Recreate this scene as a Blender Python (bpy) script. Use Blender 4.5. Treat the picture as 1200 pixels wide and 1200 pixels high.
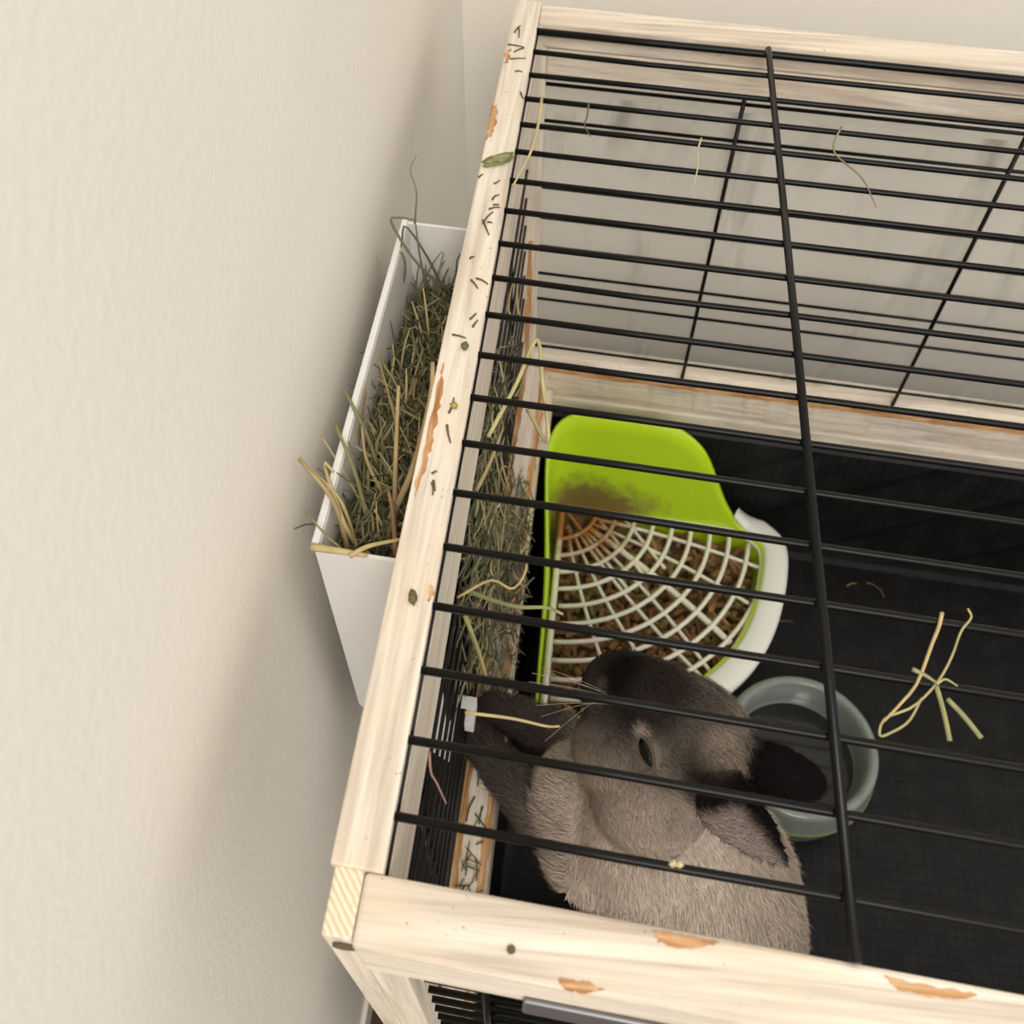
import bpy, bmesh, math, random
from mathutils import Vector, Matrix, kdtree
from mathutils.bvhtree import BVHTree

# ------------------------------------------------------------------ clear
for o in list(bpy.data.objects):
    bpy.data.objects.remove(o, do_unlink=True)
S = bpy.context.scene
C = S.collection
rnd = random.Random(7)

# ------------------------------------------------------------------ units
# Everything is laid out in hutch units: 1 unit = the pitch of the wires (3.2 cm).
# The hutch stands slightly out of square, so its x axis leans by SK.
U = 0.032
SK = -0.066032
ZF = -20.0                       # room floor in hutch units


def W(x, y, z):
    """hutch units -> world metres (out-of-square hutch frame)"""
    return Vector((x * U, (y + SK * x) * U, (z - ZF) * U))


def WR(x, y, z):
    """room units (square) -> world metres"""
    return Vector((x * U, y * U, (z - ZF) * U))


# ------------------------------------------------------------------ camera
RR = ((0.9941363, 0.1076418, 0.010309), (0.0932988, -0.8056433, -0.5850078), (-0.0546659, 0.5825393, -0.8109621))
CC = (1.6879808, -3.5792008, 11.555021)
FPX = 1105.2
cam_d = bpy.data.cameras.new('camera')
cam = bpy.data.objects.new('camera', cam_d)
C.objects.link(cam)
cam_d.sensor_width = 36.0
cam_d.lens = FPX / 1200 * 36.0
cam_d.clip_start = 0.01
cam_d.clip_end = 50
m = Matrix.Identity(4)
for i in range(3):
    m[i][0] = RR[0][i]
    m[i][1] = -RR[1][i]
    m[i][2] = -RR[2][i]
p = WR(*CC)
m[0][3], m[1][3], m[2][3] = p
cam.matrix_world = m
cam_d.dof.use_dof = True
cam_d.dof.focus_distance = 0.55
cam_d.dof.aperture_fstop = 13
S.camera = cam

# ------------------------------------------------------------------ world, lamps, exposure
w = bpy.data.worlds.new('room_light')
S.world = w
w.use_nodes = True
bg = w.node_tree.nodes['Background']
bg.inputs[0].default_value = (1.0, 0.965, 0.905, 1)
bg.inputs[1].default_value = 1.3


def area(name, loc, target, size, power, col):
    d = bpy.data.lights.new(name, 'AREA')
    d.shape = 'DISK'
    d.size = size
    d.energy = power
    d.color = col
    o = bpy.data.objects.new(name, d)
    C.objects.link(o)
    o.location = loc
    o.rotation_euler = (Vector(target) - Vector(loc)).to_track_quat('-Z', 'Y').to_euler()
    return o


area('ceiling_lamp', (0.5, -1.7, 2.4), (0.25, 0.6, 0.6), 1.1, 38, (1.0, 0.945, 0.86))
S.view_settings.view_transform = 'Standard'
S.view_settings.look = 'None'
S.view_settings.gamma = 1
S.view_settings.use_curve_mapping = False
S.view_settings.exposure = -0.05


# ------------------------------------------------------------------ pixels -> points (photo is 1200 x 1200)
def ray(px, py):
    a = ((px - 600) / FPX, (py - 600) / FPX, 1.0)
    return [sum(RR[k][i] * a[k] for k in range(3)) for i in range(3)]


def onz(px, py, z):
    d = ray(px, py)
    t = (z - CC[2]) / d[2]
    x = CC[0] + t * d[0]
    y = CC[1] + t * d[1]
    return (x, y - SK * x, z)


def ony(px, py, y):
    d = ray(px, py)
    t = (y - (CC[1] - SK * CC[0])) / (d[1] - SK * d[0])
    x = CC[0] + t * d[0]
    return (x, CC[1] + t * d[1] - SK * x, CC[2] + t * d[2])


# ------------------------------------------------------------------ materials
def srgb(r, g, b):
    f = lambda c: c / 12.92 if c <= 0.04045 else ((c + 0.055) / 1.055) ** 2.4
    return (f(r / 255), f(g / 255), f(b / 255), 1)


class Mat:
    def __init__(self, name, col, rough=0.6, metal=0.0, spec=0.5):
        self.m = bpy.data.materials.new(name)
        self.m.use_nodes = True
        self.t = self.m.node_tree
        self.b = self.t.nodes['Principled BSDF']
        self.b.inputs['Base Color'].default_value = col
        self.b.inputs['Roughness'].default_value = rough
        self.b.inputs['Metallic'].default_value = metal
        self.b.inputs['Specular IOR Level'].default_value = spec

    def n(self, kind, **kw):
        n = self.t.nodes.new(kind)
        for k, v in kw.items():
            if k in n.inputs:
                n.inputs[k].default_value = v
            else:
                setattr(n, k, v)
        return n

    def l(self, a, b):
        self.t.links.new(a, b)

    def coords(self, scale=(1, 1, 1), kind='Object'):
        tc = self.n('ShaderNodeTexCoord')
        mp = self.n('ShaderNodeMapping')
        mp.inputs['Scale'].default_value = scale
        self.l(tc.outputs[kind], mp.inputs['Vector'])
        return mp.outputs['Vector']

    def noise(self, vec, scale, detail=4, rough=0.55, dist=0.0):
        n = self.n('ShaderNodeTexNoise')
        n.inputs['Scale'].default_value = scale
        n.inputs['Detail'].default_value = detail
        n.inputs['Roughness'].default_value = rough
        n.inputs['Distortion'].default_value = dist
        self.l(vec, n.inputs['Vector'])
        return n.outputs['Fac']

    def ramp(self, fac, stops):
        r = self.n('ShaderNodeValToRGB')
        e = r.color_ramp.elements
        e[0].position, e[0].color = stops[0]
        e[1].position, e[1].color = stops[1]
        for pos, c in stops[2:]:
            x = e.new(pos)
            x.color = c
        self.l(fac, r.inputs['Fac'])
        return r.outputs['Color']

    def mix(self, fac, a, b):
        x = self.n('ShaderNodeMix', data_type='RGBA')
        if isinstance(fac, float):
            x.inputs[0].default_value = fac
        else:
            self.l(fac, x.inputs[0])
        for v, i in ((a, 6), (b, 7)):
            if isinstance(v, tuple):
                x.inputs[i].default_value = v
            else:
                self.l(v, x.inputs[i])
        return x.outputs[2]

    def bump(self, h, strength, dist=0.001):
        b = self.n('ShaderNodeBump')
        b.inputs['Strength'].default_value = strength
        b.inputs['Distance'].default_value = dist
        self.l(h, b.inputs['Height'])
        self.l(b.outputs['Normal'], self.b.inputs['Normal'])

    def color(self, sock):
        self.l(sock, self.b.inputs['Base Color'])


BW = lambda v: (v, v, v, 1)


def wood(name, axis, pale, dark, speck=True):
    M = Mat(name, pale, 0.62, spec=0.3)
    sc = [260, 260, 260]
    sc[axis] = 9
    v = M.coords(tuple(sc))
    g1 = M.noise(v, 1.0, 5, 0.6, 0.5)
    sc2 = [75, 75, 75]
    sc2[axis] = 3
    g2 = M.noise(M.coords(tuple(sc2)), 1.0, 3, 0.5, 0.9)
    c1 = M.ramp(g1, [(0.32, dark), (0.62, pale)])
    c2 = M.ramp(g2, [(0.36, dark), (0.58, pale)])
    c = M.mix(0.42, c1, c2)
    wear = M.noise(M.coords((22, 22, 22)), 1.0, 3)
    c = M.mix(M.ramp(wear, [(0.42, BW(0)), (0.75, BW(0.55))]), c, srgb(226, 209, 181))
    if speck:
        sp = M.noise(M.coords((420, 420, 420)), 1.0, 2)
        c = M.mix(M.ramp(sp, [(0.715, BW(0)), (0.76, BW(0.75))]), c, srgb(110, 85, 60))
    M.color(c)
    M.bump(g1, 0.35, 0.0008)
    return M.m


PALE, DARK = srgb(232, 223, 209), srgb(176, 160, 146)
WX, WY, WZ = (wood('whitewashed_wood_' + 'xyz'[i], i, PALE, DARK) for i in range(3))


def raw_wood(name, axis):
    M = Mat(name, srgb(190, 135, 80), 0.75, spec=0.2)
    sc = [300, 300, 300]
    sc[axis] = 20
    g = M.noise(M.coords(tuple(sc)), 1.0, 4, 0.6, 0.6)
    M.color(M.ramp(g, [(0.3, srgb(140, 92, 58)), (0.5, srgb(186, 140, 96)), (0.72, srgb(222, 190, 150))]))
    M.bump(g, 0.6, 0.001)
    return M.m


CHEWX, CHEWY, CHEWZ = (raw_wood('gnawed_raw_wood_' + 'xyz'[i], i) for i in range(3))


def endgrain():
    M = Mat('end_grain_wood', PALE, 0.65, spec=0.25)
    mp = M.coords((1, 1, 1))
    wv = M.n('ShaderNodeTexWave', wave_type='RINGS', rings_direction='Z')
    wv.inputs['Scale'].default_value = 130
    wv.inputs['Distortion'].default_value = 1.6
    wv.inputs['Detail'].default_value = 2
    wv.inputs['Detail Scale'].default_value = 3
    mm = M.n('ShaderNodeMapping')
    mm.inputs['Location'].default_value = (0.07, 0.015, 0)
    M.l(mp, mm.inputs['Vector'])
    M.l(mm.outputs['Vector'], wv.inputs['Vector'])
    M.color(M.ramp(wv.outputs['Fac'], [(0.1, srgb(214, 192, 158)), (0.65, srgb(236, 224, 200))]))
    M.bump(wv.outputs['Fac'], 0.5, 0.0008)
    return M.m


ENDG = endgrain()


def black_wire():
    M = Mat('black_coated_wire', srgb(9, 9, 9), 0.3, spec=0.2)
    n = M.noise(M.coords((300, 300, 300)), 1.0, 3)
    M.color(M.ramp(n, [(0.70, srgb(8, 8, 8)), (0.78, srgb(40, 38, 34))]))
    M.bump(n, 0.1, 0.0005)
    return M.m


WIRE = black_wire()


def tray_mat():
    M = Mat('black_tray_plastic', srgb(20, 20, 20), 0.45, spec=0.2)
    v = M.coords((1, 1, 1))
    br = M.n('ShaderNodeTexBrick')
    br.offset = 0.0
    br.inputs['Scale'].default_value = 1.0
    br.inputs['Brick Width'].default_value = 0.0095
    br.inputs['Row Height'].default_value = 0.0095
    br.inputs['Mortar Size'].default_value = 0.0007
    br.inputs['Color1'].default_value = BW(1)
    br.inputs['Color2'].default_value = BW(1)
    br.inputs['Mortar'].default_value = BW(0)
    M.l(v, br.inputs['Vector'])
    M.bump(br.outputs['Fac'], 0.6, 0.0008)
    n = M.noise(M.coords((40, 40, 40)), 1.0, 5)
    gr = M.ramp(br.outputs['Fac'], [(0.0, BW(0.0)), (1.0, BW(0.55))])
    M.color(M.mix(gr, M.ramp(n, [(0.45, srgb(22, 22, 23)), (0.75, srgb(35, 35, 35))]), srgb(8, 8, 8)))
    return M.m


TRAY = tray_mat()


def wall_mat(name, col, bumpd):
    M = Mat(name, col, 0.85, spec=0.2)
    n = M.noise(M.coords((1, 1, 1)), 170, 4, 0.6)
    n2 = M.noise(M.coords((1, 1, 1)), 6, 2)
    M.color(M.ramp(n2, [(0.3, tuple(c * 0.97 for c in col[:3]) + (1,)), (0.7, col)]))
    M.bump(n, 0.35, bumpd)
    return M.m


WALL = wall_mat('cream_wall_paint', srgb(229, 224, 215), 0.0012)


def floor_mat():
    M = Mat('dark_wood_floor', srgb(62, 32, 24), 0.5)
    g = M.noise(M.coords((60, 6, 60)), 1.0, 4, 0.6, 0.5)
    M.color(M.ramp(g, [(0.3, srgb(42, 20, 16)), (0.7, srgb(80, 44, 32))]))
    return M.m


FLOOR = floor_mat()
SKIRT = Mat('white_gloss_paint', srgb(222, 216, 206), 0.4).m
RACK = Mat('white_plastic', srgb(228, 226, 224), 0.38).m


def hay_mat(name):
    M = Mat(name, srgb(140, 125, 70), 0.75, spec=0.2)
    a = M.n('ShaderNodeAttribute', attribute_name='tint')
    M.color(a.outputs['Color'])
    return M.m


HAY = hay_mat('dried_hay')


def green_mat():
    M = Mat('lime_green_plastic', srgb(150, 196, 20), 0.3, spec=0.5)
    tc = M.n('ShaderNodeTexCoord')
    at = M.n('ShaderNodeAttribute', attribute_name='stain')
    n = M.noise(M.coords((70, 70, 70)), 1.0, 4)
    mul = M.n('ShaderNodeMath', operation='MULTIPLY_ADD')
    M.l(n, mul.inputs[0])
    mul.inputs[1].default_value = 0.8
    mul.inputs[2].default_value = -0.42
    ad = M.n('ShaderNodeMath', operation='ADD')
    M.l(mul.outputs[0], ad.inputs[0])
    M.l(at.outputs['Fac'], ad.inputs[1])
    k = M.ramp(ad.outputs[0], [(0.25, BW(0)), (0.75, BW(0.92))])
    M.color(M.mix(k, srgb(190, 224, 34), srgb(124, 98, 66)))
    return M.m


GREEN = green_mat()


def grate_mat():
    M = Mat('white_grate_plastic', srgb(232, 228, 212), 0.4)
    at = M.n('ShaderNodeAttribute', attribute_name='stain')
    n = M.noise(M.coords((60, 60, 60)), 1.0, 3)
    mul = M.n('ShaderNodeMath', operation='MULTIPLY_ADD')
    M.l(n, mul.inputs[0])
    mul.inputs[1].default_value = 0.6
    mul.inputs[2].default_value = -0.3
    ad = M.n('ShaderNodeMath', operation='ADD')
    M.l(mul.outputs[0], ad.inputs[0])
    M.l(at.outputs['Fac'], ad.inputs[1])
    k = M.ramp(ad.outputs[0], [(0.3, BW(0)), (0.7, BW(1))])
    M.color(M.mix(k, srgb(236, 232, 216), srgb(160, 108, 62)))
    return M.m


GRATE = grate_mat()
RIMW = Mat('white_rim_plastic', srgb(232, 233, 224), 0.35).m
TINTED = hay_mat('tinted_crumbs')


def glaze(name, col):
    M = Mat(name, col, 0.18, spec=0.5)
    n = M.noise(M.coords((50, 50, 50)), 1.0, 3)
    M.color(M.ramp(n, [(0.3, tuple(c * 0.85 for c in col[:3]) + (1,)), (0.7, col)]))
    return M.m


BOWL = glaze('grey_bowl_plastic', srgb(128, 136, 130))
BAND = glaze('green_bowl_band', srgb(132, 148, 98))


def water_mat():
    M = Mat('water_surface', srgb(42, 46, 46), 0.04, spec=0.6)
    M.b.inputs['Transmission Weight'].default_value = 0.5
    M.b.inputs['IOR'].default_value = 1.33
    return M.m


WATER = water_mat()


def coat_mat(name, rough=0.9):
    M = Mat(name, srgb(150, 135, 120), rough, spec=0.15)
    a = M.n('ShaderNodeAttribute', attribute_name='tint')
    M.color(a.outputs['Color'])
    return M.m


COAT = coat_mat('rabbit_coat')
FURM = coat_mat('rabbit_fur')
EYE = Mat('dark_glossy_eye', srgb(6, 4, 4), 0.2, spec=0.25).m
LID = Mat('eyelid_skin', srgb(96, 78, 68), 0.8).m
STEEL = Mat('grey_latch_metal', srgb(120, 120, 124), 0.4, metal=0.6).m
HOLE = Mat('dark_wood_plug', srgb(92, 80, 58), 0.8).m


def sheet_mat():
    M = Mat('clear_plastic_sheet', srgb(215, 212, 200), 0.12, spec=0.5)
    tr = M.n('ShaderNodeBsdfTransparent')
    mx = M.n('ShaderNodeMixShader')
    v = M.coords((16, 16, 4.5))
    n = M.noise(v, 1.0, 4, 0.55, 0.8)
    k = M.ramp(n, [(0.52, BW(0.07)), (0.74, BW(0.34))])
    M.color(M.ramp(n, [(0.5, srgb(225, 222, 212)), (0.72, srgb(120, 118, 112))]))
    out = M.t.nodes['Material Output']
    M.l(k, mx.inputs[0])
    M.l(tr.outputs[0], mx.inputs[1])
    M.l(M.b.outputs[0], mx.inputs[2])
    M.l(mx.outputs[0], out.inputs[0])
    return M.m


SHEET = sheet_mat()

# ------------------------------------------------------------------ object helpers
OFF = {}


def tag(o, label=None, cat=None, group=None, kind=None):
    if label:
        o['label'] = label
    if cat:
        o['category'] = cat
    if group:
        o['group'] = group
    if kind:
        o['kind'] = kind
    return o


def empty(name, loc, label, cat, group=None):
    o = bpy.data.objects.new(name, None)
    o.empty_display_size = 0.02
    C.objects.link(o)
    o.location = loc
    OFF[o.name] = Vector(loc)
    return tag(o, label, cat, group)


def build(name, verts, faces, mats, parent=None, smooth=False, fmat=None, tint=None, stain=None, origin=None):
    """verts in world metres; origin at the parent's, or at the base of a top-level thing"""
    if parent is not None:
        off = OFF[parent.name]
    elif origin is not None:
        off = Vector(origin)
    else:
        lo = [min(v[i] for v in verts) for i in range(3)]
        hi = [max(v[i] for v in verts) for i in range(3)]
        off = Vector(((lo[0] + hi[0]) / 2, (lo[1] + hi[1]) / 2, lo[2]))
    me = bpy.data.meshes.new(name)
    me.from_pydata([tuple(Vector(v) - off) for v in verts], [], faces)
    for mt in (mats if isinstance(mats, (list, tuple)) else [mats]):
        me.materials.append(mt)
    if fmat:
        me.polygons.foreach_set('material_index', fmat)
    if smooth:
        me.polygons.foreach_set('use_smooth', [True] * len(me.polygons))
    if tint:
        a = me.attributes.new('tint', 'FLOAT_COLOR', 'POINT')
        a.data.foreach_set('color', [c for t in tint for c in (t[0], t[1], t[2], 1.0)])
    if stain:
        a = me.attributes.new('stain', 'FLOAT', 'POINT')
        a.data.foreach_set('value', stain)
    me.update()
    o = bpy.data.objects.new(name, me)
    C.objects.link(o)
    if parent is not None:
        o.parent = parent
    else:
        o.location = off
    OFF[o.name] = off
    return o


def box_vf(x0, x1, y0, y1, z0, z1, bev=0.04, f=W):
    """bevelled box, hutch units -> verts, faces"""
    bm = bmesh.new()
    vs = [bm.verts.new((x, y, z)) for x in (x0, x1) for y in (y0, y1) for z in (z0, z1)]
    for q in ((0, 1, 3, 2), (4, 6, 7, 5), (0, 4, 5, 1), (2, 3, 7, 6), (0, 2, 6, 4), (1, 5, 7, 3)):
        bm.faces.new([vs[i] for i in q])
    bmesh.ops.recalc_face_normals(bm, faces=bm.faces)
    if bev:
        bmesh.ops.bevel(bm, geom=bm.edges[:], offset=bev, segments=2, affect='EDGES', profile=0.5)
    bm.verts.index_update()
    V = [f(*v.co) for v in bm.verts]
    F = [[v.index for v in fc.verts] for fc in bm.faces]
    bm.free()
    return V, F


def box(name, dims, mat, parent=None, bev=0.04, f=W):
    V, F = box_vf(*dims, bev=bev, f=f)
    return build(name, V, F, mat, parent)


def tube_vf(pts, r, sides=8, caps=True, taper=None):
    """pts world metres; r metres"""
    V, F = [], []
    n = len(pts)
    pts = [Vector(q) for q in pts]
    up = Vector((0.13, 0.27, 0.95))
    prev = None
    for i, q in enumerate(pts):
        t = (pts[min(i + 1, n - 1)] - pts[max(i - 1, 0)])
        if t.length < 1e-9:
            t = Vector((1, 0, 0))
        t.normalize()
        if prev is None:
            a = t.cross(up)
            if a.length < 1e-3:
                a = t.cross(Vector((1, 0, 0)))
        else:
            a = prev - t * prev.dot(t)
        a.normalize()
        prev = a
        b = t.cross(a)
        rr = r * (taper[i] if taper else 1.0)
        for k in range(sides):
            an = 2 * math.pi * k / sides
            V.append(q + a * (rr * math.cos(an)) + b * (rr * math.sin(an)))
    for i in range(n - 1):
        for k in range(sides):
            k2 = (k + 1) % sides
            F.append([i * sides + k, i * sides + k2, (i + 1) * sides + k2, (i + 1) * sides + k])
    if caps:
        F.append(list(range(sides))[::-1])
        F.append([(n - 1) * sides + k for k in range(sides)])
    return V, F


def merge(parts):
    V, F = [], []
    for v, f in parts:
        o = len(V)
        V += v
        F += [[i + o for i in q] for q in f]
    return V, F


def bez(pts, n):
    """Catmull-Rom through points"""
    P = [Vector(q) for q in pts]
    P = [P[0] * 2 - P[1]] + P + [P[-1] * 2 - P[-2]]
    out = []
    seg = len(P) - 3
    for i in range(n):
        u = i / (n - 1) * seg
        k = min(int(u), seg - 1)
        t = u - k
        a, b, c, d = P[k:k + 4]
        out.append(0.5 * ((2 * b) + (c - a) * t + (2 * a - 5 * b + 4 * c - d) * t * t + (3 * b - 3 * c + d - a) * t ** 3))
    return out


# ------------------------------------------------------------------ the room
XW, YW = -2.75, 24.9


def slab(name, a, b, mat, kind='structure', label=None, bev=0):
    V, F = box_vf(a[0], b[0], a[1], b[1], a[2], b[2], bev=bev, f=WR)
    o = build(name, V, F, mat)
    tag(o, label, kind=kind)
    return o


slab('floor', (-6, -40, ZF - 2), (60, YW + 4, ZF), FLOOR, label='dark reddish brown wooden floor')
slab('wall_left', (XW - 4, -40, ZF), (XW, YW, 55), WALL, label='cream painted wall beside the hutch')
slab('wall_back', (XW - 4, YW, ZF), (60, YW + 4, 55), WALL, label='cream painted wall behind the hutch')
slab('baseboard_left', (XW, -40, ZF), (XW + 0.16, YW, ZF + 1.1), SKIRT, label='white painted skirting board', bev=0.05)
slab('baseboard_back', (XW + 0.16, YW - 0.16, ZF), (60, YW, ZF + 1.1), SKIRT, label='white painted skirting board behind hutch', bev=0.05)

# ------------------------------------------------------------------ the hutch
XR = 27.0                # right end of the hutch, out of view
YB = 19.3                # inner face of the back
H = empty('rabbit_hutch', W(13, 9, ZF), 'whitewashed wooden rabbit hutch with black wire mesh lid and sides', 'hutch')

# corner posts
V1 = box_vf(-0.62, -0.26, -1.47, -0.68, ZF, 0.0, 0.03)
V2 = box_vf(-0.26, 0.24, -1.46, -0.68, ZF, -1.34, 0.03)
V, F = merge([V1, V2])
post = build('corner_post', V, F, [WZ, ENDG], H)
for pl in post.data.polygons:
    if pl.normal.z > 0.9 and pl.center.z > (10) * U:
        pl.material_index = 1
# dark plug on the post
c = W(-0.37, -1.475, -0.37)
pv, pf = tube_vf([c + Vector((0, 0.002, 0)), c + Vector((0, -0.0008, 0))], 0.16 * U, 20)
build('plug', pv, pf, HOLE, post)


def rail(name, prof, y0, y1, axis, mats, n=60, jit=0.0, chew=()):
    """extrude a closed profile (list of 2D points) along x or y, jittering the points named in chew;
       the faces after the points in chew take material 1"""
    V, F, fm = [], [], []
    k = len(prof)
    rr = random.Random(len(name) * 13 + n)
    st = [0.0] * k
    for i in range(n + 1):
        t = y0 + (y1 - y0) * i / n
        for j, (a, b) in enumerate(prof):
            if j in chew:
                st[j] += (rr.uniform(-1, 1) - st[j] * 0.6) * 0.7
                a += st[j] * jit
                b += rr.uniform(-1, 0) * jit * 0.3
            V.append(W(a, t, b) if axis == 1 else W(t, a, b))
    for i in range(n):
        for j in range(k):
            j2 = (j + 1) % k
            F.append([i * k + j, i * k + j2, (i + 1) * k + j2, (i + 1) * k + j])
            fm.append(1 if (j in chew and j2 in chew) else 0)
    F.append(list(range(k))[::-1])
    F.append([n * k + j for j in range(k)])
    fm += [0, 0]
    o = build(name, V, F, mats, H, fmat=fm)
    bm = bmesh.new()
    bm.from_mesh(o.data)
    bmesh.ops.recalc_face_normals(bm, faces=bm.faces)
    bm.to_mesh(o.data)
    bm.free()
    return o


# back left post with a gnawed inner edge
def post_back():
    prof = [(-0.62, YB - 0.05), (-0.12, YB - 0.05), (0.06, YB + 0.02), (0.2, YB + 0.1), (0.2, YB + 0.85), (-0.62, YB + 0.85)]
    V, F, fm = [], [], []
    n = 44
    rr = random.Random(5)
    for i in range(n + 1):
        z = ZF + (-0.1 - ZF) * i / n
        for j, (a, b) in enumerate(prof):
            if j in (1, 2):
                a += rr.uniform(-0.05, 0.03)
            V.append(W(a, b, z))
    for i in range(n):
        z = ZF + (-0.1 - ZF) * (i + 0.5) / n
        for j in range(6):
            j2 = (j + 1) % 6
            F.append([i * 6 + j, i * 6 + j2, (i + 1) * 6 + j2, (i + 1) * 6 + j])
            fm.append(1 if j == 1 and -11.8 < z < -6.3 else 0)
    F.append(list(range(6))[::-1])
    F.append([n * 6 + j for j in range(6)])
    fm += [0, 0]
    return build('corner_post', V, F, [WZ, CHEWZ], H, fmat=fm)


post_back()
box('corner_post', (XR, XR + 0.8, -1.46, -0.68, ZF, -0.1), WZ, H)
box('corner_post', (XR, XR + 0.8, YB, YB + 0.85, ZF, -0.1), WZ, H)

# lid frame
lr = box('lid_rail', (-0.68, -0.03, -0.70, YB + 0.9, -0.13, 0.055), WY, H, 0.025)
fr = box('lid_rail', (-0.255, XR + 0.8, -1.54, -0.70, -1.33, 0.0), WX, H, 0.06)
br = box('lid_rail', (-0.03, XR + 0.8, YB + 0.02, YB + 0.9, -0.62, 0.0), WX, H, 0.05)
rr_ = box('lid_rail', (XR, XR + 0.8, -0.70, YB, -0.6, 0.05), WY, H, 0.04)
# top rails of the body under the lid
box('top_rail', (-0.6, 0.02, -0.68, YB - 0.05, -1.95, -0.13), WY, H, 0.04)
box('top_rail', (0.2, XR, YB + 0.08, YB + 0.8, -1.47, -0.66), WX, H, 0.05)
box('top_rail', (0.24, XR, -1.35, -0.72, -2.0, -1.34), WX, H, 0.04)
# lower rails with gnawed edges
rail('lower_rail', [(-0.3, -13.6), (-0.3, -11.95), (-0.2, -11.72), (0.02, -11.62), (0.47, -11.62), (0.66, -11.75), (0.7, -12.0), (0.7, -13.6)],
     -0.68, YB - 0.05, 1, [WY, CHEWY], 90, 0.055, (2, 3, 4, 5))
for pl in [q for q in C.objects if q.name == 'lower_rail'][0].data.polygons:
    # the level top between the two gnawed edges stays painted
    if pl.normal.z > 0.985:
        pl.material_index = 0
rail('lower_rail', [(YB + 0.85, -13.6), (YB + 0.85, -11.3), (YB + 0.3, -11.3), (YB + 0.08, -11.55), (YB, -11.85), (YB, -12.95), (YB - 0.05, -13.05), (YB - 0.05, -13.6)],
     0.2, XR, 0, [WX, CHEWX], 110, 0.045, (3, 4))
box('lower_rail', (0.24, XR, -1.4, -0.72, -13.6, -11.6), WX, H, 0.05)

# small corner block where the two lower rails meet
box('corner_block', (0.05, 0.95, 17.0, YB - 0.06, -13.5, -12.62), WY, H, 0.04)

# wires: each its own part
RW = 0.061 * U


def wire(name, pts, r=RW, sides=8):
    V, F = tube_vf([W(*q) for q in pts], r, sides)
    return build(name, V, F, WIRE, H, smooth=True)


wj = random.Random(3)
for k in range(20):
    y = 19 - k
    if k == 0:
        y = 18.94
    j = lambda: wj.uniform(-0.015, 0.015)
    wire('lid_wire', [(-0.05, y + j(), -0.035), (2.7, y + j(), -0.04 + j()), (5.43, y, -0.035), (12.2, y + j(), -0.035), (XR, y, -0.035)],
         RW * (1.4 if k == 0 else 1.0))
for x in (5.43, 12.2, 19.0):
    wire('lid_bar', [(x - 0.02, -0.72, 0.07), (x + 0.0, 9, 0.065), (x, 18.98, 0.07)], RW * 1.25)
wire('lid_edge_wire', [(-0.01, -0.7, -0.12), (-0.01, 18.98, -0.12)], RW * 0.4)
for k in range(11):                       # left side, wires run front to back
    z = -2.2 - k * 0.93
    wire('side_wire', [(-0.2, -0.7, z), (-0.2, YB - 0.03, z)], RW * 0.6)
for y in (1.6, 6.4, 11.2, 16.0):
    wire('side_bar', [(-0.29, y, -1.9), (-0.29, y, -11.9)], RW)
for k in range(10):                       # back
    z = -1.67 - k * 1.025
    wire('back_wire', [(0.12, YB + 0.25, z), (XR, YB + 0.25, z)], RW * 0.8)
for x in (5.22, 12.1, 19.0, 25.8):
    wire('back_bar', [(x, YB + 0.16, -1.3), (x, YB + 0.16, -11.5)], RW)
for k in range(10):                       # front, under the lid rail
    z = -2.4 - k * 0.95
    wire('front_wire', [(0.1, -1.05, z), (XR, -1.05, z)], RW)
for x in (1.2, 5.5, 12.2):
    wire('front_bar', [(x, -1.14, -1.8), (x, -1.14, -11.8)], RW)

# clear plastic sheet behind the back wires
o = box('splash_sheet', (0.2, XR, YB + 0.40, YB + 0.44, -13.0, -2.0), SHEET, H, 0)
o['label'] = 'smudged clear plastic sheet behind the back wires'


# gnawed patches on the rails
def patch(parent, pts, z, mat, seed, nrm='z'):
    rr = random.Random(seed)
    poly = []
    for i in range(len(pts)):
        a, b = Vector(pts[i]), Vector(pts[(i + 1) % len(pts)])
        for t in (0, 0.17, 0.33, 0.5, 0.66, 0.83):
            q = a.lerp(b, t)
            poly.append((q.x + rr.uniform(-2.2, 2.2), q.y + rr.uniform(-1.7, 1.7)))
    if nrm == 'z':
        P3 = [onz(x, y, z) for x, y in poly]
    else:
        P3 = [ony(x, y, z) for x, y in poly]
    n = len(P3)
    h = 0.012
    top = [W(*q) + (Vector((0, 0, h * U)) if nrm == 'z' else Vector((0, -h * U, 0))) for q in P3]
    bot = [W(*q) - (Vector((0, 0, h * U)) if nrm == 'z' else Vector((0, -h * U, 0))) for q in P3]
    F = [list(range(n))[::-1], [n + i for i in range(n)]] + [[i, (i + 1) % n, n + (i + 1) % n, n + i] for i in range(n)]
    return build('gnaw_mark', top + bot, F, mat, parent)


patch(fr, [(765, 1091), (785, 1094), (812, 1099), (842, 1105), (820, 1110), (795, 1112), (772, 1104)], 0.0, CHEWX, 1)
patch(fr, [(1034, 1143), (1060, 1150), (1100, 1158), (1144, 1165), (1130, 1170), (1080, 1167), (1052, 1160)], 0.0, CHEWX, 2)
patch(fr, [(655, 1146), (668, 1149), (690, 1152), (707, 1161), (686, 1164), (660, 1160)], 0.0, CHEWX, 3)
patch(lr, [(577, 125), (583, 122), (581, 145), (575, 158), (570, 165), (573, 145)], 0.055, CHEWY, 4)
patch(lr, [(593, 60), (599, 58), (597, 70), (591, 74)], 0.055, CHEWY, 5)
patch(lr, [(516, 440), (520, 425), (517, 470), (508, 510), (500, 545), (486, 585), (488, 565), (498, 520)], 0.055, CHEWY, 6)
patch(lr, [(503, 687), (509, 688), (507, 700), (502, 706)], 0.055, CHEWY, 7)

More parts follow.
